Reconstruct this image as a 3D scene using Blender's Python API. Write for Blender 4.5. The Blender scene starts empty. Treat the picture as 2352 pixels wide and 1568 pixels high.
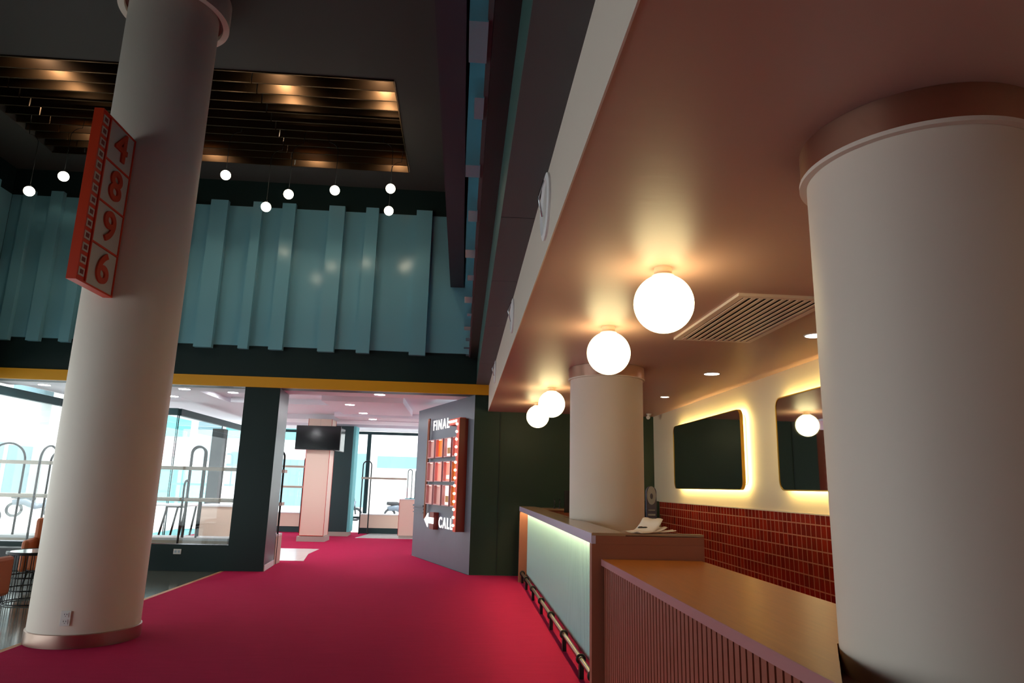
import bpy, bmesh, math, random
from mathutils import Vector, Matrix
random.seed(4)
S = bpy.context.scene
PI = math.pi
# ------------------------------------------------------------------ camera
cam_d = bpy.data.cameras.new('camera'); cam = bpy.data.objects.new('camera', cam_d)
S.collection.objects.link(cam)
cam_d.sensor_width = 36.0; cam_d.lens = 36.0 * 1550 / 2352; cam_d.clip_end = 300; cam_d.clip_start = 0.05
ez = Vector((187, 7237, -1550)).normalized()
ey = Vector((-116, -329, -1550)); ey = (ey - ez * ey.dot(ez)).normalized()
ex = ey.cross(ez)
cam.matrix_world = Matrix(((ex.x, ex.y, ex.z, 0), (ey.x, ey.y, ey.z, 0), (ez.x, ez.y, ez.z, 1.55), (0, 0, 0, 1)))
S.camera = cam
# ------------------------------------------------------------------ sky, exposure
w = bpy.data.worlds.new('sky'); S.world = w; w.use_nodes = True
bg = w.node_tree.nodes['Background']; bg.inputs[0].default_value = (0.90, 0.96, 1.0, 1); bg.inputs[1].default_value = 5.0
S.view_settings.view_transform = 'Standard'; S.view_settings.look = 'None'
S.view_settings.gamma = 1; S.view_settings.use_curve_mapping = False; S.view_settings.exposure = -0.25
S.cycles.max_bounces = 10; S.cycles.diffuse_bounces = 5; S.cycles.glossy_bounces = 5
S.cycles.transparent_max_bounces = 12; S.cycles.sample_clamp_indirect = 4.0
S.cycles.caustics_reflective = False; S.cycles.caustics_refractive = False

sun = bpy.data.lights.new('sun', 'SUN'); sun.energy = 5.0; sun.angle = .02; sun.color = (1, .97, .93)
sun_o = bpy.data.objects.new('sun', sun); S.collection.objects.link(sun_o)          # high behind the building, lights street and facades
sun_o.rotation_euler = Vector((.42, -.34, .84)).to_track_quat('Z', 'Y').to_euler()

def portal(loc, rot, sx, sy):        # guides the sampling of the sky through a window opening; gives off nothing
    l = bpy.data.lights.new('sky_portal', 'AREA'); l.shape = 'RECTANGLE'; l.size = sx; l.size_y = sy
    l.cycles.is_portal = True
    o = bpy.data.objects.new('sky_portal', l); o.location = loc; o.rotation_euler = rot; S.collection.objects.link(o)
portal((-8.75, 5.75, 1.8), (0, -PI/2, 0), 2.8, 21.5)
portal((-3.6, 22.65, 1.8), (-PI/2, 0, 0), 10.0, 2.8)

# ------------------------------------------------------------------ materials
def mat(name, col, rough=0.6, metal=0.0, spec=0.5, coat=0.0, emit=None, es=0.0, bump=None, noise=None, aniso=0, sheen=0, coatr=.1):
    m = bpy.data.materials.new(name); m.use_nodes = True
    nt = m.node_tree; b = nt.nodes['Principled BSDF']
    b.inputs['Base Color'].default_value = (*col, 1); b.inputs['Roughness'].default_value = rough
    b.inputs['Metallic'].default_value = metal; b.inputs['Specular IOR Level'].default_value = spec
    b.inputs['Coat Weight'].default_value = coat; b.inputs['Coat Roughness'].default_value = coatr
    b.inputs['Anisotropic'].default_value = aniso
    if sheen: b.inputs['Sheen Weight'].default_value = sheen
    if emit: b.inputs['Emission Color'].default_value = (*emit, 1); b.inputs['Emission Strength'].default_value = es
    tc = None
    if bump or noise: tc = nt.nodes.new('ShaderNodeTexCoord')
    if noise:                                            # (scale, amount, stretch)
        sc, am = noise[0], noise[1]; mp = nt.nodes.new('ShaderNodeMapping'); mp.inputs['Scale'].default_value = noise[2] if len(noise) > 2 else (1, 1, 1)
        n = nt.nodes.new('ShaderNodeTexNoise'); n.inputs['Scale'].default_value = sc; n.inputs['Detail'].default_value = 5
        nt.links.new(tc.outputs['Object'], mp.inputs[0]); nt.links.new(mp.outputs[0], n.inputs['Vector'])
        mx = nt.nodes.new('ShaderNodeMix'); mx.data_type = 'RGBA'
        mx.inputs[6].default_value = (*[c * (1 - am) for c in col], 1); mx.inputs[7].default_value = (*[min(1, c * (1 + am)) for c in col], 1)
        nt.links.new(n.outputs['Fac'], mx.inputs[0]); nt.links.new(mx.outputs[2], b.inputs['Base Color'])
    if bump:                                             # (scale, strength, stretch)
        mp = nt.nodes.new('ShaderNodeMapping'); mp.inputs['Scale'].default_value = bump[2] if len(bump) > 2 else (1, 1, 1)
        n = nt.nodes.new('ShaderNodeTexNoise'); n.inputs['Scale'].default_value = bump[0]; n.inputs['Detail'].default_value = 4
        nt.links.new(tc.outputs['Object'], mp.inputs[0]); nt.links.new(mp.outputs[0], n.inputs['Vector'])
        bp = nt.nodes.new('ShaderNodeBump'); bp.inputs['Strength'].default_value = bump[1]; bp.inputs['Distance'].default_value = 0.02
        nt.links.new(n.outputs['Fac'], bp.inputs['Height']); nt.links.new(bp.outputs[0], b.inputs['Normal'])
    return m
def sr(r, g, b):
    f = lambda c: (c / 255 / 12.92) if c / 255 < .04045 else ((c / 255 + .055) / 1.055) ** 2.4
    return (f(r), f(g), f(b))
M = {}
M['carpet'] = mat('carpet_crimson', sr(184, 37, 80), .95, spec=.05, bump=(260, .5), noise=(3.0, .10, (1, 6, 1)))
M['carpet_edge'] = mat('carpet_edge_tan', sr(190, 130, 85), .6)
M['shaft'] = mat('column_paint', sr(232, 218, 204), .55, bump=(6, .03))
M['copper'] = mat('brushed_copper', sr(196, 156, 136), .3, metal=1, bump=(60, .04, (1, 1, .05)))
M['steel'] = mat('brushed_rose_steel', sr(186, 160, 146), .3, metal=1)
M['hall_ceiling'] = mat('charcoal_ceiling_paint', sr(66, 65, 63), .7)
M['blue'] = mat('blue_grey_satin_paint', sr(126, 182, 198), .18, spec=.5, bump=(1.5, .02, (3, 3, .4)))
M['black_green'] = mat('black_green_paint', sr(22, 42, 42), .5, spec=.3)
M['green_wall'] = mat('deep_green_paint', sr(28, 52, 42), .45, spec=.35, bump=(2, .03))
M['teal_edge'] = mat('teal_edge_paint', sr(46, 84, 80), .5)
M['grey_soffit'] = mat('dark_grey_board', sr(78, 84, 86), .6)
M['purple_beam'] = mat('aubergine_paint', sr(52, 44, 54), .6)
M['yellow'] = mat('mustard_paint', sr(226, 160, 8), .5)
M['pink_ceiling'] = mat('dusty_pink_satin_ceiling', sr(196, 158, 144), .42, spec=.5, bump=(5, .05, (1, 4, 1)))
M['fascia'] = mat('cream_fascia_paint', sr(228, 214, 200), .6, bump=(3, .05))
M['cream'] = mat('cream_wall_paint', sr(236, 218, 190), .6)
M['white'] = mat('white_paint', sr(240, 238, 240), .6)
M['frost'] = mat('ceiling_white', sr(240, 242, 250), .7)
M['dark_metal'] = mat('black_powder_coat', sr(24, 26, 28), .4, metal=.3)
M['frame'] = mat('dark_green_window_frame', sr(28, 62, 66), .45)
M['post_wall'] = mat('grey_green_gloss_paint', sr(56, 72, 80), .38, spec=.5)
M['angled'] = mat('blue_grey_wall_panel', sr(104, 112, 124), .42, spec=.4, noise=(1.2, .08, (2, 2, .5)))
M['orange'] = mat('orange_red_enamel', sr(222, 62, 26), .45)
M['digit'] = mat('orange_digit_enamel', sr(206, 66, 32), .45)
M['sign_face'] = mat('pale_grey_acrylic', sr(206, 200, 188), .5)
M['globe'] = mat('warm_glass_globe_lit', sr(255, 244, 215), .3, emit=(1.0, .84, .42), es=9)
M['pend'] = mat('pendant_globe_lit', sr(255, 250, 235), .3, emit=(1.0, .88, .62), es=16)
M['down'] = mat('downlight_lit', (1, 1, 1), .5, emit=(1.0, .90, .72), es=22)
M['downc'] = mat('cool_downlight_lit', (1, 1, 1), .5, emit=(.96, .98, 1.0), es=280)
M['led'] = mat('warm_led_strip', (1, 1, 1), .5, emit=(1.0, .78, .28), es=70)
M['ledc'] = mat('soft_led_strip', (1, 1, 1), .5, emit=(1.0, .77, .36), es=50)
M['bulb'] = mat('marquee_bulb_lit', (1, 1, 1), .5, emit=(1.0, .84, .62), es=3.2)
M['letter'] = mat('white_lit_letter', (1, 1, 1), .5, emit=(1, .95, .92), es=1.2)
M['mirror'] = mat('mirror_glass', (.80, .84, .82), .02, metal=1)
M['gold'] = mat('brass_gold', sr(206, 160, 66), .3, metal=1)
M['chrome'] = mat('polished_metal', sr(200, 200, 205), .15, metal=1)
M['bracket'] = mat('black_iron', sr(16, 14, 12), .5)
M['rail'] = mat('aged_brass_tube', sr(150, 138, 112), .3, metal=1)
M['flute'] = mat('pale_blue_fluted_board', sr(158, 200, 206), .4, spec=.4)
M['salmon'] = mat('salmon_brown_laminate', sr(150, 94, 74), .5, spec=.3)
M['slat_brown'] = mat('red_brown_slat_board', sr(146, 76, 56), .5)
M['slat_back'] = mat('slat_groove_board', sr(96, 50, 40), .7)
M['wood'] = mat('amber_timber_top', sr(190, 116, 42), .33, spec=.5, noise=(4, .18, (12, .8, 1)))
M['stone'] = mat('beige_stone_top', sr(160, 132, 104), .22, spec=.6, noise=(30, .12))
M['lavender'] = mat('pale_lavender_edge', sr(196, 186, 214), .25)
M['trimrose'] = mat('rose_edge', sr(176, 120, 122), .4)
M['grey_frame'] = mat('grille_metal', sr(236, 216, 200), .4)
M['grille_dark'] = mat('grille_inside', sr(34, 20, 16), .8)
M['bronze'] = mat('bronze_slat_metal', sr(112, 84, 60), .38, metal=1, spec=.5)
M['recess'] = mat('recess_black', sr(12, 11, 11), .8)
M['leather'] = mat('tan_leather', sr(170, 88, 44), .55, bump=(80, .1))
M['glass_top'] = mat('tabletop_glass', sr(210, 225, 228), .05, spec=.8)
M['peach'] = mat('peach_laminate', sr(240, 214, 196), .5)
M['red_edge'] = mat('red_edge_strip', sr(196, 56, 40), .5)
M['plinth'] = mat('grey_plinth', sr(176, 166, 156), .5)
M['shelf'] = mat('beige_shelf_board', sr(206, 190, 172), .5)
M['screen'] = mat('black_screen', sr(10, 10, 14), .12, spec=.6)
M['paper'] = mat('paper_white', sr(240, 228, 218), .7)
M['ink'] = mat('black_plastic', sr(14, 14, 14), .4)
M['navy'] = mat('navy_print', sr(34, 40, 92), .4)
M['disc'] = mat('pale_blue_print', sr(170, 184, 196), .4)
M['plastic'] = mat('white_plastic', sr(226, 222, 218), .4)
M['rust'] = mat('rust_red_enamel', sr(126, 34, 20), .4)
M['copper_tube'] = mat('copper_tube', sr(150, 92, 76), .3, metal=1)
M['fr_pink'] = mat('pink_box_frame', sr(206, 150, 150), .4)
def lit(n, c, s): return mat(n, c, .5, emit=c, es=s)
P_OR = lit('poster_orange_lit', sr(255, 110, 30), 1.0); P_PK = lit('poster_pink_lit', sr(255, 140, 120), 1.0)
P_YE = lit('poster_amber_lit', sr(255, 160, 20), 1.0); P_WH = lit('poster_white_lit', sr(255, 236, 226), 1.3)
P_BR = lit('poster_brown_lit', sr(150, 110, 60), .7); P_GY = lit('poster_grey_pink_lit', sr(196, 150, 140), .5)
M['asphalt'] = mat('pale_street_paving', sr(205, 205, 204), .8)
M['facade'] = mat('white_building_render', sr(238, 238, 236), .8)
M['facade2'] = mat('grey_building_glass', sr(120, 150, 160), .4)
M['green_shop'] = mat('green_shop_sign', sr(16, 130, 60), .6)
M['teal_awning'] = mat('teal_awning', sr(110, 196, 202), .7)
M['pinkshop'] = mat('pink_shop_sign', sr(236, 180, 186), .7)
M['rubber'] = mat('tyre_rubber', sr(40, 42, 46), .8)
M['bike'] = mat('scooter_body', sr(90, 100, 112), .4)

def glass(name, tint=(.965, .985, .98)):
    m = bpy.data.materials.new(name); m.use_nodes = True; nt = m.node_tree; nt.nodes.clear()
    o = nt.nodes.new('ShaderNodeOutputMaterial'); mx = nt.nodes.new('ShaderNodeMixShader')
    lw = nt.nodes.new('ShaderNodeLayerWeight'); lw.inputs[0].default_value = .5
    pw = nt.nodes.new('ShaderNodeMath'); pw.operation = 'POWER'; pw.inputs[1].default_value = 5; nt.links.new(lw.outputs['Facing'], pw.inputs[0])
    fr = nt.nodes.new('ShaderNodeMath'); fr.operation = 'MULTIPLY_ADD'; fr.inputs[1].default_value = .9; fr.inputs[2].default_value = .045; nt.links.new(pw.outputs[0], fr.inputs[0])
    t = nt.nodes.new('ShaderNodeBsdfTransparent'); t.inputs[0].default_value = (*tint, 1)
    g = nt.nodes.new('ShaderNodeBsdfGlossy'); g.inputs['Roughness'].default_value = 0.0
    nt.links.new(fr.outputs[0], mx.inputs[0]); nt.links.new(t.outputs[0], mx.inputs[1]); nt.links.new(g.outputs[0], mx.inputs[2])
    nt.links.new(mx.outputs[0], o.inputs[0]); return m
M['glass'] = glass('clear_window_glass')

def tile_mat():
    m = mat('red_glazed_tiles', sr(168, 40, 16), .16, spec=.6); nt = m.node_tree; b = nt.nodes['Principled BSDF']
    tc = nt.nodes.new('ShaderNodeTexCoord'); sp = nt.nodes.new('ShaderNodeSeparateXYZ'); cb = nt.nodes.new('ShaderNodeCombineXYZ')
    nz = nt.nodes.new('ShaderNodeTexNoise'); nz.inputs['Scale'].default_value = 5
    ad = nt.nodes.new('ShaderNodeMath'); ad.operation = 'MULTIPLY_ADD'; ad.inputs[1].default_value = .012
    nt.links.new(tc.outputs['Object'], sp.inputs[0]); nt.links.new(tc.outputs['Object'], nz.inputs['Vector'])
    nt.links.new(nz.outputs['Fac'], ad.inputs[0]); nt.links.new(sp.outputs['Y'], ad.inputs[2])
    nt.links.new(ad.outputs[0], cb.inputs[0]); nt.links.new(sp.outputs['Z'], cb.inputs[1])
    br = nt.nodes.new('ShaderNodeTexBrick'); br.offset = 0; br.squash = 1
    br.inputs['Scale'].default_value = 1; br.inputs['Brick Width'].default_value = .1; br.inputs['Row Height'].default_value = .125
    br.inputs['Mortar Size'].default_value = .007; br.inputs['Mortar Smooth'].default_value = .3
    br.inputs['Color1'].default_value = (*sr(176, 40, 16), 1); br.inputs['Color2'].default_value = (*sr(140, 28, 12), 1)
    br.inputs['Mortar'].default_value = (*sr(226, 150, 116), 1)
    nt.links.new(cb.outputs[0], br.inputs['Vector']); nt.links.new(br.outputs['Color'], b.inputs['Base Color'])
    bp = nt.nodes.new('ShaderNodeBump'); bp.invert = True; bp.inputs['Strength'].default_value = .4; bp.inputs['Distance'].default_value = .004
    nt.links.new(br.outputs['Fac'], bp.inputs['Height']); nt.links.new(bp.outputs[0], b.inputs['Normal'])
    return m
M['tile'] = tile_mat()
def floor_mat(name, c, rough, size):
    m = mat(name, c, rough, spec=.6); nt = m.node_tree; b = nt.nodes['Principled BSDF']
    tc = nt.nodes.new('ShaderNodeTexCoord'); br = nt.nodes.new('ShaderNodeTexBrick'); br.offset = 0
    br.inputs['Scale'].default_value = 1; br.inputs['Brick Width'].default_value = size; br.inputs['Row Height'].default_value = size
    br.inputs['Mortar Size'].default_value = .002
    br.inputs['Color1'].default_value = (*c, 1); br.inputs['Color2'].default_value = (*[v * .9 for v in c], 1); br.inputs['Mortar'].default_value = (*[v * .5 for v in c], 1)
    nt.links.new(tc.outputs['Object'], br.inputs['Vector']); nt.links.new(br.outputs['Color'], b.inputs['Base Color']); return m
M['floor_tile'] = floor_mat('polished_grey_tiles', sr(92, 94, 86), .12, .8)
M['pale_tile_sun_patch'] = floor_mat('polished_pale_tiles_and_sun_patch', sr(235, 230, 228), .18, .8)

# ------------------------------------------------------------------ helpers
class MB:
    def __init__(s): s.bm = bmesh.new()
    def box(s, a, b, rot=None, piv=None):
        x0, y0, z0 = a; x1, y1, z1 = b
        vs = [s.bm.verts.new(p) for p in [(x0, y0, z0), (x1, y0, z0), (x1, y1, z0), (x0, y1, z0), (x0, y0, z1), (x1, y0, z1), (x1, y1, z1), (x0, y1, z1)]]
        for f in [(0, 3, 2, 1), (4, 5, 6, 7), (0, 1, 5, 4), (1, 2, 6, 5), (2, 3, 7, 6), (3, 0, 4, 7)]: s.bm.faces.new([vs[i] for i in f])
        return s
    def prism(s, pts, z0, z1):
        lo = [s.bm.verts.new((p[0], p[1], z0)) for p in pts]; hi = [s.bm.verts.new((p[0], p[1], z1)) for p in pts]
        n = len(pts); s.bm.faces.new(lo[::-1]); s.bm.faces.new(hi)
        for i in range(n): s.bm.faces.new((lo[i], lo[(i + 1) % n], hi[(i + 1) % n], hi[i]))
        return s
    def lathe(s, prof, c=(0, 0), seg=64, cap=True):
        rings = []
        for r, z in prof:
            rings.append([s.bm.verts.new((c[0] + r * math.cos(2 * PI * i / seg), c[1] + r * math.sin(2 * PI * i / seg), z)) for i in range(seg)])
        for a, b in zip(rings, rings[1:]):
            for i in range(seg): s.bm.faces.new((a[i], a[(i + 1) % seg], b[(i + 1) % seg], b[i]))
        if cap: s.bm.faces.new(rings[0][::-1]); s.bm.faces.new(rings[-1])
        else:
            a, b = rings[-1], rings[0]
            for i in range(seg): s.bm.faces.new((a[i], a[(i + 1) % seg], b[(i + 1) % seg], b[i]))
        return s
    def tube(s, pts, r, seg=10, closed=False):
        P = [Vector(p) for p in pts]; n = len(P); rings = []; up = None
        for i, p in enumerate(P):
            if closed: t = (P[(i + 1) % n] - P[i - 1])
            else: t = (P[min(i + 1, n - 1)] - P[max(i - 1, 0)])
            t.normalize()
            if up is None:
                up = Vector((0, 0, 1)) if abs(t.z) < .9 else Vector((1, 0, 0))
            u = (up - t * up.dot(t)).normalized(); up = u; v = t.cross(u)
            rr = r[i] if isinstance(r, (list, tuple)) else r
            rings.append([s.bm.verts.new(p + u * rr * math.cos(2 * PI * k / seg) + v * rr * math.sin(2 * PI * k / seg)) for k in range(seg)])
        m = n if closed else n - 1
        for i in range(m):
            a, b = rings[i], rings[(i + 1) % n]
            for k in range(seg): s.bm.faces.new((a[k], a[(k + 1) % seg], b[(k + 1) % seg], b[k]))
        if not closed: s.bm.faces.new(rings[0][::-1]); s.bm.faces.new(rings[-1])
        return s
    def sphere(s, c, r, seg=32, sc=(1, 1, 1)):
        bmesh.ops.create_uvsphere(s.bm, u_segments=seg, v_segments=seg // 2, radius=r,
                                  matrix=Matrix.Translation(c) @ Matrix.Diagonal((*sc, 1))); return s
    def xf(s, m): bmesh.ops.transform(s.bm, matrix=m, verts=s.bm.verts); return s
    def build(s, name, m, parent=None, smooth=None, bevel=0):
        bmesh.ops.recalc_face_normals(s.bm, faces=s.bm.faces)
        if smooth:
            for f in s.bm.faces: f.smooth = True
            for e in s.bm.edges:
                if len(e.link_faces) == 2 and e.calc_face_angle(0) > smooth: e.smooth = False
        me = bpy.data.meshes.new(name); s.bm.to_mesh(me); s.bm.free(); me.materials.append(M[m] if isinstance(m, str) else m)
        o = bpy.data.objects.new(name, me); S.collection.objects.link(o)
        if parent:
            o.parent = parent; o.matrix_parent_inverse = parent.matrix_world_inv if hasattr(parent, 'matrix_world_inv') else Matrix()
        if bevel:
            b = o.modifiers.new('bevel', 'BEVEL'); b.width = bevel; b.segments = 2; b.limit_method = 'ANGLE'
        return o
SM = math.radians(35)
def tag(o, label, cat, group=None):
    o['label'] = label; o['category'] = cat
    if group: o['group'] = group
    return o
def thing(name, label, cat, loc=(0, 0, 0), rz=0, group=None):
    o = bpy.data.objects.new(name, None); S.collection.objects.link(o); o.empty_display_size = .1
    o.location = loc; o.rotation_euler = (0, 0, rz); return tag(o, label, cat, group)
def struct(name, mb, m, parent=None, **k):
    o = mb.build(name, m, parent, **k)
    if not parent: o['kind'] = 'structure'
    return o
def dup(root, loc, rz=None, label=None):
    r = root.copy(); S.collection.objects.link(r); r.location = loc
    if rz is not None: r.rotation_euler = (0, 0, rz)
    if label: r['label'] = label
    for ch in root.children:
        c = ch.copy(); S.collection.objects.link(c); c.parent = r
        for g in ch.children:
            d = g.copy(); S.collection.objects.link(d); d.parent = c
    return r
def text_mesh(name, s, size, depth, offset, m, parent, mw, sp=1.0):
    cu = bpy.data.curves.new(name, 'FONT'); cu.body = s; cu.size = size; cu.extrude = depth; cu.offset = offset; cu.align_x = 'CENTER'; cu.align_y = 'CENTER'
    cu.bevel_depth = 0; cu.space_character = sp
    t = bpy.data.objects.new(name + '_src', cu); S.collection.objects.link(t)
    dg = bpy.context.evaluated_depsgraph_get(); me = bpy.data.meshes.new_from_object(t.evaluated_get(dg))
    bpy.data.objects.remove(t); bpy.data.curves.remove(cu)
    me.transform(mw); me.materials.clear(); me.materials.append(M[m]); me.name = name
    o = bpy.data.objects.new(name, me); S.collection.objects.link(o); o.parent = parent; return o

YB = 12.5; SZ = 2.89; CZ = 7.2; WX = 3.55; FY = 22.5; LX = -8.65; BY = -4.0
# ------------------------------------------------------------------ setting: floor, carpet, walls, ceilings
struct('floor', MB().box((LX - .1, BY, -.25), (WX + .2, FY + .1, -.015)), 'floor_tile')
c = MB().box((-4.0, BY + .02, -.014), (WX - .035, YB - .001, 0)).prism([(-3.34, YB - .001), (.17, YB - .001), (-.99, 15.53), (-1.06, 15.72), (-1.06, 16.7), (-3.25, 16.7), (-3.25, 14.2), (-5.6, 14.2), (-5.6, 13.47), (-3.42, 13.47)], -.014, 0) \
    .box((-7.5, 16.7, -.014), (.2, 22.4, 0)).build('carpet', 'carpet')
tag(c, 'wide crimson pink carpet running through the hall into the shop beyond', 'carpet')
MB().box((-4.06, BY + .02, -.014), (-4.0, YB - .02, -.0005)).build('edge_strip', 'carpet_edge', c)['label'] = 'tan edging strip along the carpet'
fl = struct('floor', MB().prism([(-3.25, 14.2), (-3.05, 14.2), (-3.42, 16.7), (-3.62, 16.7)], .0005, .004).box((-5.6, 14.2, -.014), (-3.25, 16.7, .003)), 'pale_tile_sun_patch')
fl = struct('floor', MB().prism([(-2.95, 20.15), (-1.0, 20.15), (-1.0, 22.2), (-2.75, 22.2)], .0005, .004), 'pale_tile_sun_patch')  # sun patch on the carpet, put in as a pale glossy slab

# upper back wall, yellow band
struct('wall_back', MB().box((LX, YB, 3.19), (WX, YB + .3, CZ)), 'black_green')
struct('trim_1', MB().box((LX + .01, YB - .05, 3.19), (.444, YB - .001, 3.38)), 'yellow')
struct('trim_2', MB().box((LX + .04, YB - .04, 3.95), (.07, YB - .001, 6.66)), 'blue')
# battens: (x0, x1)
n = 3
for x0, x1 in [(-8.35, -8.17), (-7.86, -7.64), (-7.3, -7.12), (-6.75, -6.5), (-6.1, -5.92), (-5.55, -5.3), (-4.95, -4.63), (-4.165, -3.99), (-3.62, -3.37), (-2.74, -2.442), (-2.04, -1.798), (-1.073, -.77)]:
    struct('trim_%d' % n, MB().box((x0, YB - .14, 3.875), (x1, YB - .0405, 6.73)), 'blue'); n += 1
# left upper wall (above the shop windows)
struct('wall_left', MB().box((LX - .2, BY, 3.19), (LX, YB + .3, CZ)), 'black_green')
struct('trim_%d' % n, MB().box((LX, BY + .1, 3.38 + .55), (LX + .04, YB - .05, 6.66)), 'blue'); n += 1
struct('trim_%d' % n, MB().box((LX, BY + .1, 3.19), (LX + .05, YB - .06, 3.38)), 'yellow'); n += 1
for y0, y1 in [(11.75, 11.98), (10.9, 11.2), (9.9, 10.1), (8.8, 9.1)]:
    struct('trim_%d' % n, MB().box((LX + .0405, y0, 3.875), (LX + .14, y1, 6.73)), 'blue'); n += 1
# hall ceiling with slatted recess opening
ce = MB()
ce.box((LX - .2, BY, CZ), (.07, 8.79, CZ + .12)).box((LX - .2, 11.72, CZ), (.07, YB, CZ + .12)).box((LX - .2, 8.79, CZ), (-7.56, 11.72, CZ + .12)).box((-1.19, 8.79, CZ), (.07, 11.72, CZ + .12))
struct('ceiling', ce, 'hall_ceiling')
rc = MB().box((-7.66, 8.69, 7.75), (-1.09, 11.82, 7.8)).box((-7.66, 8.69, CZ + .12), (-7.58, 11.82, 7.75)).box((-1.17, 8.69, CZ + .12), (-1.09, 11.82, 7.75)) \
    .box((-7.58, 8.69, CZ + .12), (-1.17, 8.77, 7.75)).box((-7.58, 11.74, CZ + .12), (-1.17, 11.82, 7.75))
struct('ceiling', rc, 'recess')
# dropped beam along the hall
struct('ceiling', MB().box((-.36, BY + .05, 5.23), (-.11, YB - .06, CZ - .001)), 'purple_beam')
# right upper wall: blue field and battens, black underside, teal edge, grey soffit
struct('wall_right', MB().box((.07, BY, 3.88), (.5, YB, CZ + .12)), 'black_green')
struct('trim_%d' % n, MB().box((.045, BY + .1, 4.0), (.069, YB - .05, 6.66)), 'blue'); n += 1
struct('trim_%d' % n, MB().box((.04, BY + .1, 3.885), (.068, YB - .05, 3.93)), 'grey_soffit'); n += 1
ys = [(12.1, 12.28, .06), (11.45, 11.62, .1), (10.7, 10.95, .07), (9.9, 10.15, .1), (9.1, 9.25, .06), (8.25, 8.55, .1), (7.35, 7.55, .07), (6.5, 6.75, .1), (5.5, 5.75, .08), (4.65, 4.85, .11), (3.75, 4.0, .06), (3.05, 3.4, .1), (2.1, 2.35, .07), (1.0, 1.3, .1)]
for y0, y1, d in ys:
    struct('trim_%d' % n, MB().box((.045 - d, y0, 3.875), (.0449, y1, 6.73)), 'blue'); n += 1
struct('wall_side', MB().box((.2035, BY, 3.40), (.5, YB - .06, 3.88)), 'teal_edge')
sf = MB()
ss = [BY, 1.2, 4.4, 5.9, 7.7, 10.2, YB - .06]
for a, b in zip(ss, ss[1:]): sf.box((.2, a + .004, 3.375), (.44, b - .004, 3.40))
struct('trim_%d' % n, sf, 'grey_soffit'); n += 1
# pink bar ceiling with its cream fascia
struct('ceiling', MB().box((.4451, BY, SZ), (WX + .2, YB, 3.399)), 'pink_ceiling')
struct('trim_%d' % n, MB().box((.437, BY + .02, SZ - .004), (.4449, YB - .06, 3.41)), 'fascia'); n += 1
# bar back wall, right wall with tile dado
struct('wall_bar', MB().box((.19, YB, 0), (WX + .2, YB + .25, 3.19)), 'green_wall')
struct('wall_right', MB().box((WX + .0, BY, 0), (WX + .2, YB, SZ)), 'cream')
struct('trim_%d' % n, MB().box((WX - .03, 2.9, 0), (WX - .001, 12.1, 1.345)), 'tile'); n += 1
struct('trim_%d' % n, MB().box((WX - .034, 2.9, 1.345), (WX - .001, 12.12, 1.358)), 'cream'); n += 1
struct('trim_%d' % n, MB().box((WX - .2, 12.12, 0), (WX - .001, YB - .001, 1.35)), 'black_green'); n += 1
struct('trim_%d' % n, MB().box((.66, YB - .012, .02), (.68, YB - .001, SZ - .01)), 'black_green'); n += 1
# wall behind the camera
struct('wall_front', MB().box((LX - .2, BY - .2, 0), (WX + .2, BY, CZ)), 'black_green')

# dividing wall below the shop window and the green post beside the doorway
struct('wall_left', MB().box((LX, YB, -.014), (-3.985, YB + .18, .42)), 'black_green')
pw = struct('wall_post', MB().prism([(-3.985, YB), (-3.36, YB), (-3.44, YB + .95), (-3.985, YB + .95)], 0, 3.19), 'post_wall')
struct('baseboard_post', MB().prism([(-3.359, YB + .02), (-3.345, YB + .02), (-3.425, YB + .93), (-3.437, YB + .93)], 0, .1), 'white')
struct('trim_%d' % n, MB().box((-3.986, YB - .004, -.0), (-3.362, YB - .0005, 3.189)), 'black_green'); n += 1

def storefront(idx, axis, const, a, b, z0, z1, mull, inward, name=None, fm='frame', fw=.05, header=.16):
    """window wall along an axis; returns the structure root frame"""
    def bx(u0, u1, d0, d1, za, zb, mb):
        if axis == 'y': mb.box((const + min(d0, d1), u0, za), (const + max(d0, d1), u1, zb))
        else: mb.box((u0, const + min(d0, d1), za), (u1, const + max(d0, d1), zb))
    mb = MB()
    bx(a, b, -.05, .05, z1 - header, z1, mb); bx(a, b, -.05, .05, z0, z0 + .06, mb)
    for u in mull: bx(u - fw / 2, u + fw / 2, -min(.045, fw), min(.045, fw), z0 + .06, z1 - header, mb)
    fr = struct('window_%d' % idx, mb, fm)
    g = MB(); us = sorted(mull)
    for p, q in zip(us, us[1:]): bx(p + fw / 2, q - fw / 2, -.004, .004, z0 + .06, z1 - header, g)
    g.build('pane', 'glass', fr)
    return fr
storefront(1, 'y', LX, BY, 16.4, 0.0, 3.14, [-3.97, -.5, 3.0, 6.4, 9.7, 12.4, 16.37], 1, fw=.03)
storefront(2, 'x', 16.4, LX + .05, -6.7, 0.0, 3.14, [LX + .07, -6.71], 1, fw=.012)
storefront(3, 'y', -6.7, 16.45, FY - .05, 0.0, 3.14, [16.46, 19.4, FY - .1], 1, fw=.012)
storefront(4, 'x', FY, -6.65, .2, .42, 3.17, [-6.6, -4.35, -3.05, -1.2, .15], 1, fw=.12, header=.09)
# interior shop window between hall and shop
g = MB()
for a, b in [(LX + .02, -7.2), (-7.19, -5.7), (-5.69, -3.99)]: g.box((a, YB + .06, .425), (b, YB + .07, 3.188))
wf = struct('window_5', MB().box((LX, YB + .03, .42), (-3.986, YB + .1, .432)), 'chrome'); g.build('pane', 'glass', wf)

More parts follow.
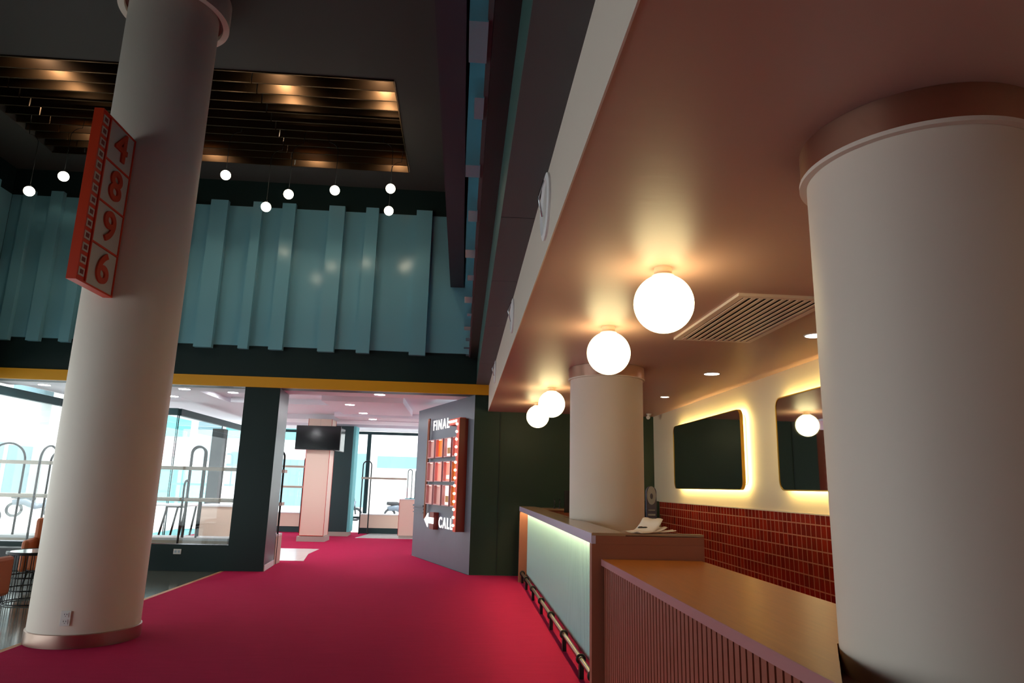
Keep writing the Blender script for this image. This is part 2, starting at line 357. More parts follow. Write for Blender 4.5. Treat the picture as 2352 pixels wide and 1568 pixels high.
# angled wall that carries the marquee sign
A = Vector((.19, 12.5)); B = Vector((-1.03, 15.67)); L = (B - A).length; dW = (B - A) / L; nW = Vector((-dW.y, dW.x))
if nW.x > 0: nW = -nW
AB = 3.42
def wp(s, o): v = A + dW * s + nW * o; return (v.x, v.y)
def wbox(mb, s0, s1, o0, o1, z0, z1): mb.prism([wp(s0, o0), wp(s1, o0), wp(s1, o1), wp(s0, o1)], z0, z1); return mb
struct('wall_angled', wbox(MB(), 0, AB, 0, -.2, 0, 3.19), 'angled')
m_ = MB(); wbox(m_, 2.72, AB + .01, .001, .03, 1.06, 1.10); wbox(m_, 2.72, AB + .01, .001, .018, 1.0, 1.03); wbox(m_, 2.72, AB + .01, .001, .022, .93, .95)
struct('trim_%d' % n, m_, 'angled'); n += 1
struct('wall_shop', MB().box((.2, 15.0, 0), (.4, FY, 3.19)), 'white')
# shop ceiling with dropped bands
sc_ = MB().box((LX - .1, YB + .31, 3.34), (.4, FY + .1, 3.42))
sc_.box((LX, YB + .31, 3.19), (.4, 13.35, 3.34)).box((LX, 13.35, 3.24), (-5.3, 15.9, 3.34)).box((-3.0, 14.35, 3.2), (-1.3, 17.1, 3.34)).box((-5.2, 15.4, 3.22), (-3.0, 16.1, 3.34)) \
   .box((-3.4, 18.0, 3.22), (.2, 19.0, 3.34)).box((-5.6, 18.9, 3.2), (.2, 20.1, 3.34)).box((-6.7, 21.0, 3.19), (.2, FY, 3.34))
struct('ceiling', sc_, 'frost')
# low cabinets under the far window
for a, b in [(-6.6, -4.4), (-3.12, -1.75)]:
    t = thing('window_cabinet', 'low peach cabinet under the far shop window, %s of the green pillar' % ('left' if a < -5 else 'right'), 'cabinet', ((a + b) / 2, 22.15, 0), group='cabinets under the far shop window')
    w2 = (b - a) / 2
    MB().box((-w2, -.2, .17), (w2, .25, .56)).build('body', 'peach', t); MB().box((-w2, -.16, 0), (w2, .25, .17)).build('plinth', 'frame', t)
    MB().box((-w2 - .0, -.22, .56), (w2, .25, .585)).build('top', 'white', t)

# green pillar in the shop
t = thing('pillar', 'dark green square pillar before the far shop window', 'pillar', (-3.66, 21.0, 0))
MB().box((-.46, -.3, .12), (.36, .3, 3.19)).build('shaft', 'frame', t); MB().box((-.5, -.33, 0), (.40, .33, .12)).build('plinth', 'plinth', t)
MB().box((.362, -.29, .12), (.44, .3, 3.19)).build('corner_strip', 'teal_awning', t)['label'] = 'pale teal corner strip'

# ------------------------------------------------------------------ columns
def column(x, y, r, z0, z1, label, cap, base):
    t = thing('column', label, 'column', (x, y, 0))
    MB().lathe([(r, z0), (r, z1)], seg=96).build('shaft', 'shaft', t, smooth=SM)
    if base: MB().lathe([(r + .014, 0), (r + .014, .115), (r + .001, .12), (r + .001, 0)], seg=96, cap=False).build('base_ring', 'steel', t, smooth=SM)
    return t
lc = column(-3.62, 7.33, .482, .12, CZ, 'tall round cream column on the left with the numbered sign', 0, 1)
MB().lathe([(.6, 6.89), (.6, CZ - .001), (.53, CZ - .001), (.53, 6.89)], seg=96, cap=False).build('top_collar', 'shaft', lc, smooth=SM)
MB().lathe([(.529, 6.95), (.529, 7.05), (.483, 7.05), (.483, 6.95)], seg=96, cap=False).build('collar_infill', 'rust', lc, smooth=SM)
mc = column(1.61, 7.58, .411, 0.0, SZ - .0, 'round cream column standing in the bar behind the counter', 1, 0)
MB().lathe([(.43, 2.765), (.43, SZ - .001), (.412, SZ - .001), (.412, 2.765)], seg=96, cap=False).build('copper_collar', 'copper', mc, smooth=SM)
MB().lathe([(.435, 2.75), (.435, 2.764), (.412, 2.764), (.412, 2.75)], seg=96, cap=False).build('bead', 'shaft', mc, smooth=SM)
rcx = column(1.69, 2.28, .385, 0, SZ, 'big round cream column in the right foreground at the end of the timber counter', 1, 0)
MB().lathe([(.405, 2.765), (.405, SZ - .001), (.386, SZ - .001), (.386, 2.765)], seg=96, cap=False).build('copper_collar', 'copper', rcx, smooth=SM)
MB().lathe([(.412, 2.748), (.412, 2.764), (.386, 2.764), (.386, 2.748)], seg=96, cap=False).build('bead', 'shaft', rcx, smooth=SM)

# outlets
def outlet(name, label, loc, rz, w_, h_, cat):
    t = thing(name, label, cat, loc, rz)
    MB().box((-w_ / 2, -.008, -h_ / 2), (w_ / 2, 0, h_ / 2)).build('plate', 'plastic', t, bevel=.003)
    return t
ang = math.atan2(-.05, -1)
az = 1.35
# on the left column: facing the camera
phi = math.atan2(-7.33 + .0, 3.62)  # direction from column centre to camera
phi2 = phi - .34
ox, oy = -3.62 + .487 * math.cos(phi2), 7.33 + .487 * math.sin(phi2)
t = outlet('wall_socket', 'white double socket low on the tall left column', (ox, oy, .265), phi2 + PI / 2, .085, .13, 'socket')
for dz in (.03, -.03):
    mm = MB().box((-.024, -.0125, dz - .02), (.024, -.008, dz + .02)).build('socket_face', 'plastic', t)
    MB().box((-.012, -.0138, dz), (-.008, -.0124, dz + .012)).box((.008, -.0138, dz), (.012, -.0124, dz + .012)).box((-.003, -.0138, dz - .013), (.003, -.0124, dz - .008)).build('pin_holes', 'ink', mm)
t = outlet('wall_socket', 'white socket plate on the dark wall below the shop window', (-4.83, YB - .0005, .305), 0, .13, .085, 'socket')
MB().box((-.045, -.011, -.02), (-.01, -.008, .02)).build('socket_face', 'disc', t); MB().box((.012, -.011, -.02), (.045, -.008, .02)).build('switch_face', 'disc', t)

# ------------------------------------------------------------------ number sign on the left column
sg = thing('number_sign', 'orange projecting sign with film holes and digits 4 8 9 6 on the left column', 'sign', (-3.6, 6.18, 3.3))
H_ = 1.72; W_ = .66
MB().box((-.075, 0, 0), (-.0, W_, H_)).build('case', 'orange', sg)
fr = MB()
fr.box((0, 0, 0), (.014, .018, H_)).box((0, W_ - .02, 0), (.014, W_, H_)).box((0, .018, 0), (.014, W_ - .02, .018)).box((0, .018, H_ - .018), (.014, W_ - .02, H_)).box((0, .15, .018), (.014, .168, H_ - .018))
for k in (1, 2, 3): fr.box((0, .168, k * H_ / 4 - .009), (.014, W_ - .02, k * H_ / 4 + .009))
fr.build('frame', 'orange', sg)
for k in range(4):
    p = MB().box((.0005, .169, k * H_ / 4 + .012), (.006, W_ - .021, (k + 1) * H_ / 4 - .012)).build('panel', 'sign_face', sg)
    d = '6984'[k]
    mw = Matrix.Translation((.016, (.168 + W_ - .02) / 2, (k + .5) * H_ / 4)) @ Matrix(((0, 0, 1, 0), (1, 0, 0, 0), (0, 1, 0, 0), (0, 0, 0, 1))) @ Matrix.Diagonal((1.12, 1, 1, 1))
    text_mesh('digit', d, .42, .009, .008, 'digit', p, mw)
for k in range(14):
    z = .03 + k * (H_ - .06) / 14 + .025
    h = MB().box((.0005, .035, z), (.008, .13, z + .078)).build('film_hole', 'sign_face', sg)
    MB().box((.008, .055, z + .018), (.0095, .11, z + .06)).build('hole_centre', 'rust', h)
MB().box((-.06, W_ + .001, .13), (-.005, W_ + .12, H_ - .3)).build('bracket', 'orange', sg)

# ------------------------------------------------------------------ slatted ceiling panel + pendants
sp = thing('slatted_ceiling_panel', 'rectangular bronze slatted panel recessed in the dark hall ceiling', 'ceiling panel', (-4.375, 10.25, 7.18))
yy = [8.82 + i * .2635 for i in range(12)]
for i, y in enumerate(yy):
    for (a, b) in ((-7.54, -7.02), (-7.0, -3.3), (-3.28, -1.205)):
        MB().box((a + 4.375, y - 10.25, .02), (b + 4.375, y + .025 - 10.25, .18)).build('slat', 'bronze', sp)
MB().box((-3.18, -1.455, .0), (3.18, -1.44, .03)).box((3.165, -1.455, .0), (3.18, 1.46, .03)).box((-3.18, 1.445, .0), (3.18, 1.46, .03)).build('rim', 'bronze', sp)
for x, y, w_ in [(-6.4, 9.0, 0), (-3.0, 9.0, 0), (-1.45, 9.0, 0), (-4.9, 11.45, 0), (-3.0, 11.45, 0), (-1.45, 11.45, 0), (-6.7, 10.9, 0)]:
    t = thing('recessed_spotlight', 'small spotlight above the bronze slats, %s' % {(-6.4, 9.0): 'near left corner', (-3.0, 9.0): 'near row, by the middle seam', (-1.45, 9.0): 'near right corner', (-4.9, 11.45): 'far row, left of the middle seam', (-3.0, 11.45): 'far row, by the middle seam', (-1.45, 11.45): 'far right corner', (-6.7, 10.9): 'far row, over the left module'}[(x, y)],
              'spotlight', (x, y, 7.749), group='spotlights above the bronze slats')
    MB().lathe([(.06, -.05), (.06, 0)], seg=20).build('can', 'dark_metal', t, smooth=SM)
    MB().lathe([(.05, -.054), (.05, -.0505)], seg=20).build('lens', 'down', t, smooth=SM)
    l = bpy.data.lights.new('spot_beam', 'SPOT'); l.energy = 62; l.color = (1, .84, .62); l.spot_size = 2.4; l.spot_blend = .8; l.shadow_soft_size = .05
    lo = bpy.data.objects.new('spot_beam', l); lo.location = (0, 0, -.07); lo.parent = t; S.collection.objects.link(lo)
pend = [(-4.03, 10.5, 6.38, 1, 'third from the right wall side, left of the seam'), (-3.0, 10.5, 6.105, 1, ''), (-3.335, 10.5, 5.866, 1, ''), (-2.265, 10.5, 6.217, -1, ''), (-1.364, 10.5, 6.30, -1, ''), (-1.423, 10.92, 6.083, 1, ''), (-6.538, 10.5, 6.205, 1, ''), (-7.017, 10.5, 5.923, -1, '')]
plab = ['small lit pendant globe nearest to the tall left column, on its right', 'larger lit pendant globe hanging above and right of the lowest middle one', 'lowest lit pendant globe in the middle, over the third blue batten gap',
        'lit pendant globe hanging alone right of the middle pair', 'upper of two lit pendant globes one above the other at the right end', 'lower of two lit pendant globes one above the other at the right end',
        'lit pendant globe just left of the numbered sign', 'lit pendant globe at the far left, lowest on that side']
for (x, y, z, sd, _), lb in zip(pend, plab):
    t = thing('pendant_lamp', lb, 'pendant lamp', (x, y, z), group='pendant globes under the bronze slats')
    MB().sphere((0, 0, 0), .078, 28).build('globe', 'pend', t, smooth=PI)
    top = 7.749 - z
    MB().lathe([(.02, .07), (.02, .1)], seg=16).build('cap', 'dark_metal', t, smooth=SM)
    pts = [(0, 0, .1), (0, 0, top * .45)] + [(sd * .16 * (1 - math.cos(a)), 0, top * .45 + .16 * math.sin(a)) for a in [PI * k / 12 for k in range(1, 7)]]
    pts += [(sd * .2, .0, top - .3), (sd * .2, 0, top + .0)]
    MB().tube(pts, .005, 6).build('cord', 'dark_metal', t, smooth=PI)

# ------------------------------------------------------------------ bar ceiling fixtures
def globe(x, y, lb):
    t = thing('globe_ceiling_lamp', lb, 'ceiling lamp', (x, y, SZ), group='globe lamps on the pink ceiling')
    r = .182
    MB().sphere((0, 0, -.045 - r), r, 48).build('globe', 'globe', t, smooth=PI)
    MB().lathe([(.05, -.055), (.055, -.04), (.055, 0)], seg=32).build('mount', 'cream', t, smooth=SM)
    MB().lathe([(.066, -.062), (.07, -.05), (.06, -.045)], seg=32).build('collar', 'plastic', t, smooth=SM)
s_ = 1.05 / 1.13
globe(1.28 * s_, 4.211 * s_, 'nearest and largest looking white globe lamp on the pink ceiling')
globe(1.28 * s_, 5.917 * s_, 'second nearest white globe lamp, before the column in the bar')
globe(1.28 * s_, 9.871 * s_, 'third white globe lamp, overlapping the farthest one')
globe(1.28 * s_, 11.74 * s_, 'farthest white globe lamp, near the dark green end wall')
def downlight(x, y, z, r, m, lb, grp):
    t = thing('downlight', lb, 'downlight', (x, y, z), group=grp)
    MB().lathe([(r, -.006), (r * 1.15, -.003), (r * 1.15, 0), (r, 0)], seg=28, cap=False).build('rim', 'white', t, smooth=SM)
    MB().lathe([(r * .98, -.004), (r * .98, -.0005)], seg=28).build('lens', m, t, smooth=SM)
downlight(2.86, 7.59, SZ, .085, 'down', 'round downlight in the pink ceiling, nearest to the first mirror', 'downlights in the pink ceiling')
downlight(2.93, 9.69, SZ, .06, 'down', 'small far downlight in the pink ceiling, before the green wall', 'downlights in the pink ceiling')
downlight(3.0, 5.49, SZ, .085, 'down', 'downlight in the pink ceiling half hidden by the foreground column', 'downlights in the pink ceiling')
downlight(2.9, 3.3, SZ, .085, 'down', 'added fill lamp in the pink ceiling, unseen behind the foreground column', 'downlights in the pink ceiling')  # unseen lamp, added to warm the foreground column
downlight(2.6, .9, SZ, .085, 'down', 'added fill lamp in the pink ceiling, unseen outside the right edge of the picture', 'downlights in the pink ceiling')  # also added out of view, warm fill for the same column
shop = [(-1.62, 12.92, 3.19, 'nearest round downlight in the white shop ceiling, just inside the opening'), (-2.5, 14.93, 3.2, 'second downlight in the white shop ceiling, above the television'), (-2.46, 16.7, 3.2, 'third downlight in the shop ceiling, right of the peach pillar'),
        (-2.46, 18.5, 3.22, 'fourth and smallest downlight in the shop ceiling right of the pillar'), (-5.3, 13.1, 3.19, 'downlight behind the shop window, beside the tall left column'), (-4.9, 14.6, 3.34, 'downlight seen through the shop window, second row'), (-4.55, 16.9, 3.34, 'downlight seen through the shop window near the green post'),
        (-6.2, 14.8, 3.24, 'downlight in the shop ceiling on the far side of the left column'), (-7.9, 13.2, 3.19, 'downlight in the shop ceiling above the leftmost rack')]
for x, y, z, lb in shop: downlight(x, y, z, .1, 'downc', lb, 'downlights in the white shop ceiling')

t = thing('air_vent', 'rectangular slatted air vent in the pink ceiling', 'vent', (2.2, 5.08, SZ))
hw, hl = .35, .73
MB().box((-hw, -hl, -.02), (-hw + .05, hl, 0)).box((hw - .05, -hl, -.02), (hw, hl, 0)).box((-hw + .05, -hl, -.02), (hw - .05, -hl + .05, 0)).box((-hw + .05, hl - .05, -.02), (hw - .05, hl, 0)).build('frame', 'grey_frame', t)
MB().box((-hw + .05, -hl + .05, -.003), (hw - .05, hl - .05, -.0005)).build('backing', 'grille_dark', t)
bl = MB()
for k in range(11):
    x = -hw + .06 + k * .0545
    bl.prism([(x, -hl + .05), (x + .028, -hl + .05), (x + .028, hl - .05), (x, hl - .05)], -.022, -.018)
bl.build('blades', 'grey_frame', t)

# sensor box, security camera
tag(MB().box((1.32, YB - .05, 2.70), (1.46, YB - .001, 2.87)).build('alarm_box', 'plastic', bevel=.01), 'small white box high on the green end wall behind the globe lamps', 'box')
t = thing('security_camera', 'small white security camera under the pink ceiling corner', 'camera', (3.33, 12.0, SZ))
MB().lathe([(.035, -.03), (.05, 0)], seg=20).build('mount', 'plastic', t, smooth=SM)
MB().tube([(0, 0, -.02), (-.01, -.02, -.06), (-.05, -.12, -.08)], [.02, .03, .035], 14).build('housing', 'plastic', t, smooth=SM)
# round nozzles in the cream fascia
for y, z, r, lb in [(3.72, 3.17, .2, 'nearest round white air nozzle cut into the cream fascia'), (6.4, 3.18, .17, 'second round air nozzle in the cream fascia'), (9.9, 3.2, .17, 'third and farthest round air nozzle in the cream fascia')]:
    t = thing('air_nozzle', lb, 'vent', (.4365, y, z), group='round nozzles in the cream fascia')
    Rm = Matrix.Rotation(-PI / 2, 4, 'Y')
    MB().lathe([(r, 0), (r, .012), (r - .03, .02), (r - .05, .0)], seg=40, cap=False).xf(Rm).build('ring', 'white', t, smooth=SM)
    MB().lathe([(r - .05, .001), (r - .05, .006)], seg=40).xf(Rm).build('cover', 'plastic', t, smooth=SM)
    MB().tube([(-.02, 0, r - .03), (-.05, 0, r * .3), (-.02, .03, -.05)], .006, 6).build('hook', 'chrome', t, smooth=PI)

# ------------------------------------------------------------------ mirrors with backlight
def rrect(y0, y1, z0, z1, r, k=8):
    out = []
    for cy, cz, a0 in [(y1 - r, z1 - r, 0), (y0 + r, z1 - r, PI / 2), (y0 + r, z0 + r, PI), (y1 - r, z0 + r, 1.5 * PI)]:
        for i in range(k + 1): a = a0 + PI / 2 * i / k; out.append((cy + r * math.cos(a), cz + r * math.sin(a)))
    return out
def plate(mb, pts, x0, x1):
    lo = [mb.bm.verts.new((x0, p[0], p[1])) for p in pts]; hi = [mb.bm.verts.new((x1, p[0], p[1])) for p in pts]
    n_ = len(pts); mb.bm.faces.new(lo); mb.bm.faces.new(hi[::-1])
    for i in range(n_): mb.bm.faces.new((lo[i], hi[i], hi[(i + 1) % n_], lo[(i + 1) % n_]))
def ringp(mb, po, pi, x0, x1):
    n_ = len(po); V = lambda x, ps: [mb.bm.verts.new((x, p[0], p[1])) for p in ps]
    a, b, c_, d = V(x0, po), V(x1, po), V(x1, pi), V(x0, pi)
    for i in range(n_):
        j = (i + 1) % n_
        for u, v in ((a, b), (b, c_), (c_, d), (d, a)): mb.bm.faces.new((u[i], u[j], v[j], v[i]))
for y0, y1, lb in [(8.24, 10.98, 'backlit mirror with rounded corners and gold rim, nearer the green wall'), (4.53, 7.27, 'backlit gold-rimmed mirror partly hidden by the foreground column')]:
    t = thing('backlit_mirror', lb, 'mirror', (WX, (y0 + y1) / 2, 0), group='backlit mirrors above the red tiles')
    h_ = (y1 - y0) / 2; z0, z1 = 1.575, 2.575
    mb = MB(); plate(mb, rrect(-h_ + .012, h_ - .012, z0 + .012, z1 - .012, .10), -.1, -.094); mb.build('glass', 'mirror', t)
    mb = MB(); ringp(mb, rrect(-h_, h_, z0, z1, .11), rrect(-h_ + .012, h_ - .012, z0 + .012, z1 - .012, .10), -.105, -.065); mb.build('rim', 'gold', t)
    mb = MB(); plate(mb, rrect(-h_ + .06, h_ - .06, z0 + .06, z1 - .06, .08), -.0929, -.001); mb.build('backing', 'cream', t)
    mb = MB(); ringp(mb, rrect(-h_ + .035, h_ - .035, z0 + .035, z1 - .035, .09), rrect(-h_ + .0605, h_ - .0605, z0 + .0605, z1 - .0605, .08), -.066, -.056); mb.build('led_strip', 'led', t)

# ------------------------------------------------------------------ main bar counter
t = thing('bar_counter', 'tall bar counter with pale blue fluted front and glowing edge', 'counter', (1.0, 5.25, 0))
Y1 = 11.75 - 5.25
MB().box((0, 0, 1.2), (.26, 1.95, 1.22)).box((0, 1.95, 1.2), (.195, 2.72, 1.22)).box((0, 2.72, 1.2), (.26, Y1, 1.22)).box((.26, 0, 1.205), (.87, .1, 1.22)).build('top', 'stone', t)
MB().box((-.004, .0, 1.145), (.0, Y1, 1.215)).box((0, .0, 1.14), (.03, Y1, 1.1995)).build('lip', 'lavender', t)
MB().box((.0, .0, 0), (.87, .085, 1.1395)).box((.031, 0, 1.14), (.87, .085, 1.1995)).build('end_panel', 'salmon', t)
MB().box((.0, Y1 - .06, 0), (.25, Y1, 1.1395)).build('far_end_panel', 'salmon', t)
fl_ = MB(); y = .09
N = int((Y1 - .155) / .05)
for k in range(N):
    a = .088 + k * .05
    fl_.prism([(.155, a), (.155, a + .05), (.142, a + .046), (.128, a + .034), (.128, a + .016), (.142, a + .004)], .14, 1.1)
fl_.box((.155, .086, .0), (.19, Y1 - .061, 1.1995)).build('fluted_front', 'flute', t)
MB().box((.13, .086, .125), (.1549, Y1 - .061, .139)).build('base_trim', 'frame', t)
MB().box((.145, .086, 0), (.1549, Y1 - .061, .124)).build('kick_plate', 'chrome', t)
MB().box((.06, .1, 1.188), (.1, Y1 - .07, 1.1995)).build('led_strip', 'ledc', t)
t = thing('foot_rail', 'brass foot rail on black brackets along the blue bar front', 'foot rail', (1.055, 5.3, 0))
MB().tube([(0, .06, .15), (0, 6.38, .15)], .02, 14).build('rail', 'rail', t, smooth=SM)
for yb in [6.02, 6.98, 7.96, 8.91, 9.92, 10.9, 11.6, 5.5]:
    b = MB().box((-.016, yb - 5.3 - .03, 0), (.02, yb - 5.3 + .03, .14)); b.tube([(.033 * math.cos(a), yb - 5.3, .15 + .033 * math.sin(a)) for a in [2 * PI * k / 20 for k in range(20)]], .011, 8, closed=True)
    b.build('bracket', 'bracket', t)
# cross counter behind column
t = thing('inner_counter', 'short brown counter section behind the column in the bar', 'counter', (1.27, 8.0, 0))
MB().box((0, .02, 0), (1.05, .6, 1.13)).build('body', 'salmon', t); MB().box((0, 0, 1.13), (1.07, .62, 1.16)).build('top', 'stone', t)
t = thing('back_counter', 'low reddish back counter at the green end wall', 'counter', (1.3, 11.85, 0))
MB().box((0, .02, 0), (1.7, .6, 1.16)).build('body', 'salmon', t); MB().box((-.02, 0, 1.16), (1.72, .62, 1.19)).build('top', 'stone', t)
for xx, lb in ((1.62, 'left small dark tap handle on the far back counter'), (1.71, 'right small dark tap handle on the far back counter')):
    t = thing('tap', lb, 'tap', (xx, 11.95, 1.191), group='taps on the back counter')
    MB().lathe([(.02, 0), (.02, .02), (.009, .025), (.009, .14), (.016, .16)], seg=14).build('stem', 'ink', t, smooth=SM)
    MB().tube([(0, 0, .12), (0, -.06, .13), (0, -.09, .09)], .008, 8).build('spout', 'ink', t, smooth=SM)
# pos screen
t = thing('till_screen', 'dark till screen standing by the left side of the bar column', 'till', (1.50, 9.2, 1.05))
MB().box((-.06, .03, -.0), (.06, .17, .02)).box((-.02, .09, .02), (.02, .12, .18)).build('stand', 'ink', t)
MB().box((-.11, .06, .17), (.11, .085, .46)).build('screen', 'screen', t)
t = thing('stand_table', 'narrow dark shelf that carries the till screen', 'shelf', (1.43, 9.28, 0))
MB().box((-.15, -.15, 0), (.2, .15, 1.02)).build('body', 'salmon', t); MB().box((-.16, -.16, 1.02), (.21, .16, 1.049)).build('top', 'ink', t)
# papers
t = thing('paper_stack', 'loose white papers curling on the corner of the bar top', 'paper', (1.52, 5.33, 1.2205))
mb = MB()
def sheet(mb, cx_, cy_, w_, h_, rz, z, lift):
    n_ = 8; V = []
    for i in range(n_ + 1):
        row = []
        for j in range(n_ + 1):
            u = i / n_ - .5; v = j / n_ - .5
            x = cx_ + u * w_ * math.cos(rz) - v * h_ * math.sin(rz); y_ = cy_ + u * w_ * math.sin(rz) + v * h_ * math.cos(rz)
            row.append(mb.bm.verts.new((x, y_, z + lift * max(0, v + .1) ** 2 * 2 + .01 * math.sin(u * 5) ** 2)))
        V.append(row)
    for i in range(n_):
        for j in range(n_): mb.bm.faces.new((V[i][j], V[i + 1][j], V[i + 1][j + 1], V[i][j + 1]))
sheet(mb, -.10, .04, .21, .25, -1.0, .002, .14); sheet(mb, -.06, .04, .19, .25, -1.25, .006, .05); sheet(mb, .03, .03, .1, .25, -1.5, .004, .02)
o = mb.build('sheets', 'paper', t, smooth=PI); sd = o.modifiers.new('thick', 'SOLIDIFY'); sd.thickness = .001
t = thing('pen', 'short black pen lying on the papers', 'pen', (1.42, 5.34, 1.262), .5)
MB().tube([(-.05, 0, 0), (.03, 0, 0), (.045, 0, 0)], [.006, .006, .002], 10).build('barrel', 'ink', t, smooth=SM)
MB().box((-.045, -.002, .006), (-.01, .002, .009)).build('clip', 'chrome', t)

# blue round-topped sign board
t = thing('round_top_board', 'blue and white board with rounded top standing by the tiled wall', 'sign board', (2.33, 8.35, 1.161), .25)
prof = [(-.07, 0), (.07, 0), (.07, .36)] + [(.07 * math.cos(a), .36 + .07 * math.sin(a)) for a in [PI * k / 12 for k in range(1, 12)]] + [(-.07, .36)]
def yplate(mb, pts, y0, y1):
    lo = [mb.bm.verts.new((p[0], y0, p[1])) for p in pts]; hi = [mb.bm.verts.new((p[0], y1, p[1])) for p in pts]; n_ = len(pts)
    mb.bm.faces.new(lo); mb.bm.faces.new(hi[::-1])
    for i in range(n_): mb.bm.faces.new((lo[i], hi[i], hi[(i + 1) % n_], lo[(i + 1) % n_]))
mb = MB(); yplate(mb, prof, 0, .02); mb.build('board', 'navy', t)
mb = MB(); yplate(mb, [(.062 * math.cos(a), .32 + .11 * math.sin(a)) for a in [2 * PI * k / 32 for k in range(32)]], -.003, -.0005); b = mb.build('emblem', 'disc', t)
mb = MB(); yplate(mb, [(.02 * math.cos(a), .31 + .035 * math.sin(a)) for a in [2 * PI * k / 24 for k in range(24)]], -.0045, -.0031); mb.build('emblem_centre', 'navy', b)
MB().box((-.045, -.002, .14), (.045, -.0005, .15)).box((-.05, -.002, .08), (.05, -.0005, .1)).box((-.04, -.002, .04), (.04, -.0005, .05)).build('print_lines', 'disc', t)

# ------------------------------------------------------------------ low timber counter with ribbed front
t = thing('timber_counter', 'low amber timber counter with dark ribbed red brown front', 'counter', (1.07, 2.0, 0))
P_ = [(0, 3.24), (.77, 3.24), (.77, .73), (.29, .49), (.0, -.055)]
MB().prism(P_, 1.005, 1.03).build('top', 'wood', t)
MB().prism([(-.001, -.055), (.005, -.045), (.005, 3.24), (-.001, 3.24)], .985, 1.031).build('front_edge', 'trimrose', t)
MB().prism([(.05, 3.235), (.76, 3.235), (.76, .76), (.28, .51), (.05, .09)], .962, 1.0045).box((.05, -.2, 0), (.76, 3.235, .961)).build('body', 'slat_back', t)
rb = MB()
for k in range(53):
    a = .05 + k * .06
    rb.box((.018, a, 0), (.0499, a + .045, 1.0))
rb.build('ribs', 'slat_brown', t)

# ------------------------------------------------------------------ marquee sign FINAL CALL
mg = thing('marquee_sign', 'FINAL CALL marquee with bulbs and lit poster boxes on the angled wall', 'sign', (0, 0, 0))
m_ = MB(); wbox(m_, .29, .40, .005, .17, .71, 2.77); m_.build('side_case', 'rust', mg)
m_ = MB(); wbox(m_, .29, .42, .171, .182, .71, 2.77); wbox(m_, .42, 1.02, .005, .12, 2.68, 2.80); m_.build('bulb_board', 'orange', mg)
for k in range(14):
    v = wp(.365, .20); MB().sphere((v[0], v[1], .82 + k * .142), .027, 12).build('bulb', 'bulb', mg, smooth=PI)
for k in range(5):
    v = wp(.50 + k * .11, .14); MB().sphere((v[0], v[1], 2.745), .027, 12).build('bulb', 'bulb', mg, smooth=PI)
m_ = MB()
for s in (2.42, 2.49): m_.tube([(*wp(s, .06), .84), (*wp(s, .06), 2.93)], .018, 10)
m_.build('copper_tubes', 'copper_tube', mg, smooth=SM)
def wmat(s, o, z):   # text frame on the wall: +x runs towards decreasing s, z up, normal = nW
    v = wp(s, o); return Matrix(((-dW.x, 0, nW.x, v[0]), (-dW.y, 0, nW.y, v[1]), (0, 1, 0, z), (0, 0, 0, 1)))
cols4 = [(2.18, 2.62), (1.72, 2.12), (1.22, 1.64), (.62, 1.10)]
cols4 = [(2.2, 2.62), (1.72, 2.1), (1.25, 1.6), (.80, 1.12)]
cc = [[P_GY, P_OR, P_WH, P_PK], [P_GY, P_PK, P_PK, P_YE], [P_GY, P_GY, P_WH, P_YE]]
for r_, (z0, z1) in enumerate([(2.08, 2.46), (1.60, 2.0), (1.14, 1.54)]):
    for k, (s0, s1) in enumerate([(1.99, 2.40), (1.47, 1.90), (.98, 1.38), (.50, .90)]):
        f = MB(); e = .02
        wbox(f, s0, s1, .004, .08, z0, z0 + e); wbox(f, s0, s1, .004, .08, z1 - e, z1); wbox(f, s0, s0 + e, .004, .08, z0 + e, z1 - e); wbox(f, s1 - e, s1, .004, .08, z0 + e, z1 - e)
        bx_ = f.build('poster_box', 'fr_pink', mg)
        f = MB(); wbox(f, s0 + e + .001, s1 - e - .001, .005, .02, z0 + e, z1 - e); f.build('poster', cc[r_][k], bx_)
        f = MB(); wbox(f, (s0 + s1) / 2 - .05, (s0 + s1) / 2 + .05, .045, .07, z1 - e - .008, z1 - e - .001); f.build('box_lamp', 'bulb', bx_)
        if cc[r_][k] is P_WH:
            f = MB(); wbox(f, s0 + e + .03, s1 - e - .03, .0205, .024, z0 + .07, z0 + .19); f.build('poster_print', P_BR, bx_)
        if cc[r_][k] is P_PK and r_ == 1 and k == 2:
            f = MB(); wbox(f, s0 + e + .03, s1 - e - .03, .0205, .024, z0 + .06, z0 + .13); f.build('poster_print', P_WH, bx_)
fl_mw = wmat(1.76, .03, 2.755)
text_mesh('letters_final', 'FINAL', .30, .005, .006, 'letter', mg, fl_mw @ Matrix.Diagonal((1.02, .95, 1, 1)), 1.32)
text_mesh('letters_call', 'CALL', .30, .005, .006, 'letter', mg, wmat(1.24, .03, .80) @ Matrix.Diagonal((.95, .95, 1, 1)), 1.3)
m_ = MB(); wbox(m_, 1.73, 1.97, .005, .11, .66, .99); m_.build('arrow_case', 'rust', mg)
def wpoly(mb, pts, o0, o1):
    lo = [mb.bm.verts.new((*wp(s, o0), z)) for s, z in pts]; hi = [mb.bm.verts.new((*wp(s, o1), z)) for s, z in pts]; n_ = len(pts)
    mb.bm.faces.new(lo); mb.bm.faces.new(hi[::-1])
    for i in range(n_): mb.bm.faces.new((lo[i], hi[i], hi[(i + 1) % n_], lo[(i + 1) % n_]))
m_ = MB(); wpoly(m_, [(2.27, .83), (2.05, .97), (2.05, .89), (1.71, .89), (1.71, .77), (2.05, .77), (2.05, .69)], .111, .13); ar = m_.build('arrow', 'letter', mg)
for k in range(4): v = wp(1.80 + k * .09, .14); MB().sphere((v[0], v[1], .83), .025, 12).build('arrow_bulb', 'bulb', ar, smooth=PI)

